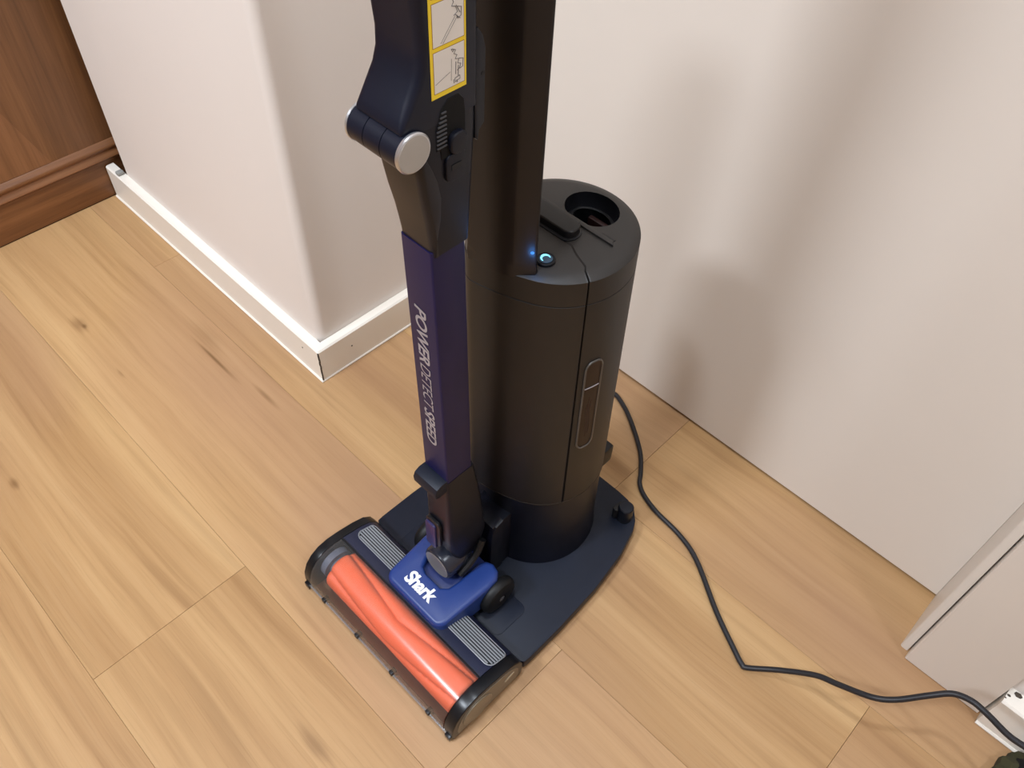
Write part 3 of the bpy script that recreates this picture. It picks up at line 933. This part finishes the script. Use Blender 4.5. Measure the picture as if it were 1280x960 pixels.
def sec(z, hw, y0, y1, r, n=3, lean=True, r_back=None):
    d = ylean(z) if lean else 0
    rb = r if r_back is None else r_back
    return [V(DX + x, y + d, z) for x, y in rrect(-hw, hw, y0, y1, (r, r, rb, rb), n)]


# lower neck
bm = bmesh.new()
loft(bm, [sec(0.284, 0.0178, 0.2960, 0.3345, 0.004), sec(0.250, 0.0182, 0.2955, 0.3400, 0.005), sec(0.215, 0.0190, 0.2950, 0.3445, 0.006), sec(0.170, 0.0200, 0.2940, 0.3480, 0.006), sec(0.140, 0.0205, 0.2955, 0.3500, 0.007), sec(0.118, 0.0190, 0.3030, 0.3440, 0.007), sec(0.100, 0.0165, 0.3080, 0.3380, 0.007)])
neck = finish('neck', bm, M['navy_dark'], vac, angle=40)
bm = bmesh.new()
prism(bm, [(0.2850, 0.2715), (0.2845, 0.2790), (0.2870, 0.2850), (0.2930, 0.2880), (0.3020, 0.2880), (0.3020, 0.2700), (0.2900, 0.2690)], 'x', DX - 0.0175, DX + 0.0165, 0.0012, 2)
finish('release_clip', bm, M['navy'], vac)
bm = bmesh.new(); prism(bm, rrect(DX - 0.0150, DX + 0.0070, 0.146, 0.195, 0.006, 5), 'y', 0.2945, 0.2985, 0.0008); finish('button_recess', bm, M['black'], neck)
bm = bmesh.new(); prism(bm, rrect(DX - 0.0145, DX + 0.0015, 0.140, 0.188, 0.004, 5), 'y', 0.2920, 0.2985, 0.0015); finish('release_button', bm, plastic('deep_violet_button', srgb(42, 38, 84), 0.35), neck)
for s in (-1, 1):
    bm = bmesh.new(); tube(bm, smooth_path([(DX + s * 0.0215, 0.310, 0.082), (DX + s * 0.0235, 0.322, 0.092), (DX + s * 0.0240, 0.336, 0.106), (DX + s * 0.0225, 0.346, 0.122)], 5), 0.0045, 8); finish('joint_yoke', bm, M['black'], vac)
# blue wand
bm = bmesh.new()
loft(bm, [sec(z, 0.0172, 0.2975, 0.3315, 0.0022, 3) for z in (0.2835, 0.32, 0.40, 0.50, 0.593)])
wand = finish('wand', bm, M['violet'], vac, angle=40)
# lettering runs down the front face
zt = 0.5265
fy = 0.2975 - 0.0003
wd = Vector((0, -0.018, -1)).normalized() * -1
down = Vector((0.0, 0.018, -1.0))
def on_front(x, z):
    return V(x, fy + ylean(z), z)
z = zt
for body, off, L in (('POWER', 0.022, 0.0700), ('DETECT', -0.004, 0.0620), ('SPEED', 0.020, 0.0540)):
    o, wdt = text_mesh('wand_lettering', body, 0.0185, M['grey_ink'], wand, on_front(-0.3775, z), down, (1, 0, 0), shear=0.22, offset=off, spacing=0.95, xscale=1.0)
    k = L / wdt
    root = vac.location
    org = on_front(-0.3775, z)
    dn = down.normalized()
    for v in o.data.vertices:
        p = v.co + root - org
        t = p.dot(dn)
        v.co = org + (p - dn * t) + dn * (t * k) - root
    z -= L + 0.0015
# handheld: lower shell, hinge, upper body
bm = bmesh.new()
low = [(0.588, 0.0180, 0.2968, 0.3320, 0.003), (0.612, 0.0190, 0.2945, 0.3335, 0.004), (0.635, 0.0202, 0.2900, 0.3350, 0.006), (0.655, 0.0212, 0.2868, 0.3360, 0.007), (0.672, 0.0218, 0.2840, 0.3365, 0.007), (0.690, 0.0220, 0.2830, 0.3370, 0.007), (0.706, 0.0219, 0.2870, 0.3368, 0.007)]
loft(bm, [sec(*q[:5], 4, False) for q in low])
lb = finish('handheld_neck', bm, M['navy_dark'], vac, angle=40)
bm = bmesh.new()
fr = [(0.588, 0.0184, 0.2964, 0.2990), (0.605, 0.0192, 0.2946, 0.3000), (0.622, 0.0200, 0.2922, 0.3030), (0.640, 0.0208, 0.2886, 0.3035), (0.655, 0.0216, 0.2864, 0.3005), (0.668, 0.0222, 0.2846, 0.2955), (0.680, 0.0224, 0.2832, 0.2900)]
loft(bm, [[V(DX + x, y, z_) for x, y in rrect(-hw, hw, y0, y1, (0.0052, 0.0052, 0.0003, 0.0003), 5)] for z_, hw, y0, y1 in fr])
finish('front_shell', bm, plastic('dark_grey_navy_plastic', srgb(30, 28, 32), 0.34, bump=0.04), vac, angle=40)
HY_, HZ_, HRR = 0.2785, 0.6905, 0.0138
bm = bmesh.new(); lathe(bm, (DX - 0.0235, HY_, HZ_), (1, 0, 0), [(0, HRR - 0.0004), (0.0148, HRR - 0.0004), (0.0150, HRR - 0.0010), (0.0154, HRR - 0.0010), (0.0156, HRR - 0.0004), (0.0312, HRR - 0.0004), (0.0314, HRR - 0.0010), (0.0318, HRR - 0.0010), (0.0320, HRR - 0.0004), (0.0470, HRR - 0.0004)], 48)
hinge = finish('fold_hinge', bm, M['navy_body'], vac, angle=25)
for s in (-1, 1):
    bm = bmesh.new(); lathe(bm, (DX + s * 0.0235, HY_, HZ_), (s, 0, 0), [(0, HRR), (0.0016, HRR + 0.0002), (0.0024, HRR - 0.0006), (0.0026, HRR - 0.0016)], 48)
    hc = finish('hinge_cap', bm, M['silver'], hinge)
    bm = bmesh.new(); lathe(bm, (DX + s * 0.0255, HY_, HZ_), (s, 0, 0), [(0, HRR - 0.0014), (0.0007, HRR - 0.0014), (0.0008, 0.0)], 48)
    finish('cap_disc', bm, brushed_metal('hinge_disc_metal', srgb(186, 183, 178), DX + s * 0.026, HY_, HZ_), hc)
bm = bmesh.new()
up = [(0.6995, 0.0221, 0.2755, 0.3372, 0.0012), (0.7040, 0.0221, 0.2722, 0.3372, 0.002), (0.7065, 0.0221, 0.2722, 0.3372, 0.003), (0.7120, 0.0222, 0.2748, 0.3372, 0.005), (0.7200, 0.0222, 0.2795, 0.3372, 0.006), (0.7300, 0.0222, 0.2858, 0.3372, 0.0065), (0.7400, 0.0222, 0.2895, 0.3372, 0.0065), (0.7520, 0.0222, 0.2903, 0.3372, 0.0065), (0.78, 0.0222, 0.2880, 0.3372, 0.0065), (0.85, 0.0235, 0.2800, 0.3370, 0.010), (0.93, 0.0260, 0.2700, 0.3400, 0.012), (0.99, 0.0330, 0.2600, 0.3420, 0.016), (1.06, 0.0330, 0.2600, 0.3420, 0.016), (1.075, 0.026, 0.2680, 0.3350, 0.014)]
loft(bm, [sec(*q[:5], 5, False, 0.004) for q in up])
ub = finish('handheld_body', bm, M['navy_body'], vac, angle=35)
# mounting bracket at the back
pts = [(0.3365, 0.6720), (0.3395, 0.6690), (0.3410, 0.6770), (0.3455, 0.6810), (0.3462, 0.7330), (0.3440, 0.7420), (0.3400, 0.7480), (0.3360, 0.7500)]
bm = bmesh.new(); prism(bm, pts, 'x', DX - 0.018, DX + 0.0195, 0.0015); mb = finish('mount_bracket', bm, M['navy_dark'], vac)
bm = bmesh.new(); lathe(bm, (DX + 0.0192, 0.3435, 0.7170), (1, 0, 0), [(-0.001, 0.0016), (0.0005, 0.0016), (0.0006, 0.0)], 14); finish('screw_hole', bm, M['black_gloss'], mb)
# warning label on the right side of the body
SXF = DX + 0.0222 + 0.0003
LY0, LY1, LZ0, LZ1 = 0.2975, 0.3262, 0.7175, 0.830
bm = bmesh.new(); box(bm, SXF - 0.0004, SXF, LY0, LY1, LZ0, LZ1); lab = finish('pictogram_label', bm, M['yellow'], vac)
for z0_, z1_ in ((0.7206, 0.7473), (0.7497, 0.776), (0.7784, 0.805)):
    bm = bmesh.new(); box(bm, SXF, SXF + 0.00008, LY0 + 0.0021, LY1 - 0.0014, z0_, z1_); finish('panel_outline', bm, M['brown_ink'], lab)
    bm = bmesh.new(); box(bm, SXF, SXF + 0.00014, LY0 + 0.0025, LY1 - 0.0018, z0_ + 0.0004, z1_ - 0.0004); finish('label_panel', bm, M['paper'], lab)


def strokes(name, polylines, r, mat):
    b = bmesh.new()
    for pl in polylines:
        tube(b, [V(SXF + 0.00016, y, z_) for y, z_ in pl], r, 4)
    return finish(name, b, mat, lab)


rng = random.Random(3)
pl = []
# lower panel: small folded-vacuum drawing
base = [(0.3145, 0.7450), (0.3175, 0.7435), (0.3160, 0.7415), (0.3185, 0.7400), (0.3170, 0.7380), (0.3200, 0.7370), (0.3190, 0.7345), (0.3215, 0.7335), (0.3205, 0.7310), (0.3185, 0.7300)]
pl.append(base)
pl.append([(0.3200, 0.7372), (0.3235, 0.7362), (0.3230, 0.7310), (0.3205, 0.7305)])
pl.append([(0.3175, 0.7360), (0.3172, 0.7280)]); pl.append([(0.3195, 0.7330), (0.3192, 0.7265)])
pl.append([(0.3165, 0.7255), (0.3205, 0.7262), (0.3208, 0.7240), (0.3168, 0.7230), (0.3165, 0.7255)])
pl.append([(0.3140, 0.7450), (0.3150, 0.7430), (0.3165, 0.7442)])
pl.append([(0.3180, 0.7240), (0.3185, 0.7222)]); pl.append([(0.3155, 0.7250), (0.3158, 0.7225)])
# upper panel: hinge drawing with an arm
pl.append([(0.3150, 0.7755), (0.3165, 0.7725), (0.3150, 0.7705), (0.3180, 0.7695), (0.3195, 0.7660), (0.3165, 0.7645)])
pl.append([(0.3195, 0.7690), (0.3225, 0.7680), (0.3222, 0.7630), (0.3195, 0.7620), (0.3190, 0.7640)])
pl.append([(0.3185, 0.7700), (0.3215, 0.7650)]); pl.append([(0.3175, 0.7650), (0.3215, 0.7615)])
# top panel
pl.append([(0.3130, 0.7990), (0.3170, 0.7960), (0.3150, 0.7930), (0.3190, 0.7900), (0.3160, 0.7870)])
strokes('pictogram_lines', pl, 0.00030, M['dark_ink'])
strokes('pictogram_thin_lines', [[(0.3008, 0.7268), (0.3130, 0.7310)], [(0.3175, 0.7640), (0.3060, 0.7512)], [(0.3190, 0.7630), (0.3075, 0.7505)], [(0.3140, 0.7390), (0.3135, 0.7250)]], 0.00016, M['dark_ink'])
# grille and folding latch
RX = DX + 0.0218
bm = bmesh.new()
prism(bm, [(0.2998, 0.6800), (0.3010, 0.6970), (0.3045, 0.7085), (0.3105, 0.7140), (0.3195, 0.7140), (0.3240, 0.7090), (0.3250, 0.7000), (0.3250, 0.6720), (0.3040, 0.6720), (0.3030, 0.6800)], 'x', RX - 0.001, RX + 0.0008, 0.0003, 1)
gr = finish('air_grille', bm, plastic('flat_black_recess', srgb(8, 8, 9), 0.8, bump=0), vac)
for k in range(9):
    zz = 0.6815 + k * 0.0030
    y0_ = 0.3000 + (0.0 if k < 5 else (k - 4) * 0.0011)
    bm = bmesh.new(); box(bm, RX + 0.0004, RX + 0.0016, y0_, 0.3085, zz, zz + 0.0013, 0.0003, 1); finish('grille_slat', bm, plastic('grille_slat_grey', srgb(58, 58, 62), 0.4, bump=0) if k == 0 else bpy.data.materials['grille_slat_grey'], gr)
bm = bmesh.new(); prism(bm, rrect(0.3090, 0.3235, 0.6735, 0.6900, 0.0060, 5), 'x', RX, RX + 0.0050, 0.0020, 3); lt = finish('fold_latch', bm, M['navy_dark'], vac)
bm = bmesh.new(); prism(bm, rrect(0.3065, 0.3245, 0.6520, 0.6735, 0.0050, 5), 'x', RX - 0.001, RX + 0.0022, 0.0010, 2); finish('latch_plate', bm, M['navy_dark'], lt)
bm = bmesh.new(); box(bm, RX + 0.0020, RX + 0.0026, 0.3110, 0.3195, 0.6610, 0.6655); finish('latch_slot', bm, M['black_gloss'], lt)

# ---------------------------------------------------------------- power cord
cp = [(-0.340, 0.549, 0.130), (-0.362, 0.580, 0.070), (-0.415, 0.625, 0.012), (-0.447, 0.680, 0.0042), (-0.438, 0.712, 0.0042), (-0.412, 0.707, 0.0042), (-0.378, 0.688, 0.0042), (-0.337, 0.657, 0.0042), (-0.314, 0.630, 0.0042), (-0.303, 0.614, 0.0042), (-0.287, 0.603, 0.0042),
      (-0.257, 0.594, 0.0042), (-0.213, 0.588, 0.0042), (-0.174, 0.574, 0.0042), (-0.112, 0.533, 0.0042), (-0.069, 0.509, 0.0042), (-0.050, 0.4995, 0.0042), (-0.042, 0.500, 0.006)]
px = [(-0.013, 0.522, 0.012), (0.021, 0.540, 0.026), (0.046, 0.546, 0.033), (0.081, 0.558, 0.038), (0.102, 0.573, 0.042), (0.126, 0.601, 0.048), (0.144, 0.620, 0.052), (0.163, 0.626, 0.055), (0.183, 0.623, 0.057), (0.207, 0.616, 0.060), (0.225, 0.615, 0.063)]
hz = [0.022, 0.046, 0.060, 0.080, 0.090, 0.110, 0.122, 0.130, 0.134, 0.140, 0.146]
for (x, y, z0_), h in zip(px, hz):
    k = (1 - h) / (1 - z0_)
    cp.append((x * k, y * k, h))
cp += [(0.245, 0.556, 0.162), (0.31, 0.566, 0.186), (0.39, 0.603, 0.212), (0.455, 0.640, 0.225)]
bm = bmesh.new(); tube(bm, smooth_path(cp, 6), 0.0034, 10)
cord = finish('power_cord', bm, M['cord'], angle=60)
cord['label'] = 'black power cord snaking from behind the tower across the oak floor'; cord['category'] = 'cord'
bm = bmesh.new(); lathe(bm, (0.445, 0.634, 0.222), (0.8, 0.55, 0.22), [(0, 0.006), (0.012, 0.014), (0.03, 0.018), (0.042, 0.018)], 20)
pg = finish('plug', bm, M['cord'], cord)
# ---------------------------------------------------------------- dark cloth in the corner
bm = bmesh.new()
edge = [(0.2188, 0.5938), (0.2219, 0.6059), (0.2210, 0.6153), (0.2263, 0.6194), (0.2267, 0.6271), (0.2303, 0.6296), (0.2315, 0.6333), (0.2379, 0.6359), (0.2459, 0.6385), (0.26, 0.6395), (0.30, 0.639), (0.37, 0.635), (0.40, 0.57), (0.36, 0.50), (0.28, 0.49), (0.225, 0.55)]
rings = []
for zf, ins in ((0.0006, 0.03), (0.012, 0.0), (0.021, 0.01), (0.028, 0.15), (0.024, 0.5), (0.032, 0.8)):
    cx, cy = 0.29, 0.58
    rings.append([V(x + (cx - x) * ins, y + (cy - y) * ins, zf + (0.004 * math.sin(i * 2.1 + zf * 90) if zf > 0.023 else 0)) for i, (x, y) in enumerate(edge)])
loft(bm, rings)
cloth = finish('crumpled_cloth', bm, M['olive'], angle=20)
cloth['label'] = 'dark olive and black jagged-edged cloth on the floor below the right baseboard'; cloth['category'] = 'cloth'
bm = bmesh.new()
blk = [(0.2330, 0.6230), (0.2400, 0.6330), (0.252, 0.6380), (0.30, 0.638), (0.36, 0.63), (0.33, 0.56), (0.26, 0.55), (0.236, 0.590)]
loft(bm, [[V(x + (0.29 - x) * ins, y + (0.58 - y) * ins, z_) for x, y in blk] for z_, ins in ((0.001, -0.015), (0.020, -0.02), (0.036, 0.12), (0.042, 0.5))])
finish('black_panel', bm, M['blackcloth'], cloth, angle=20)
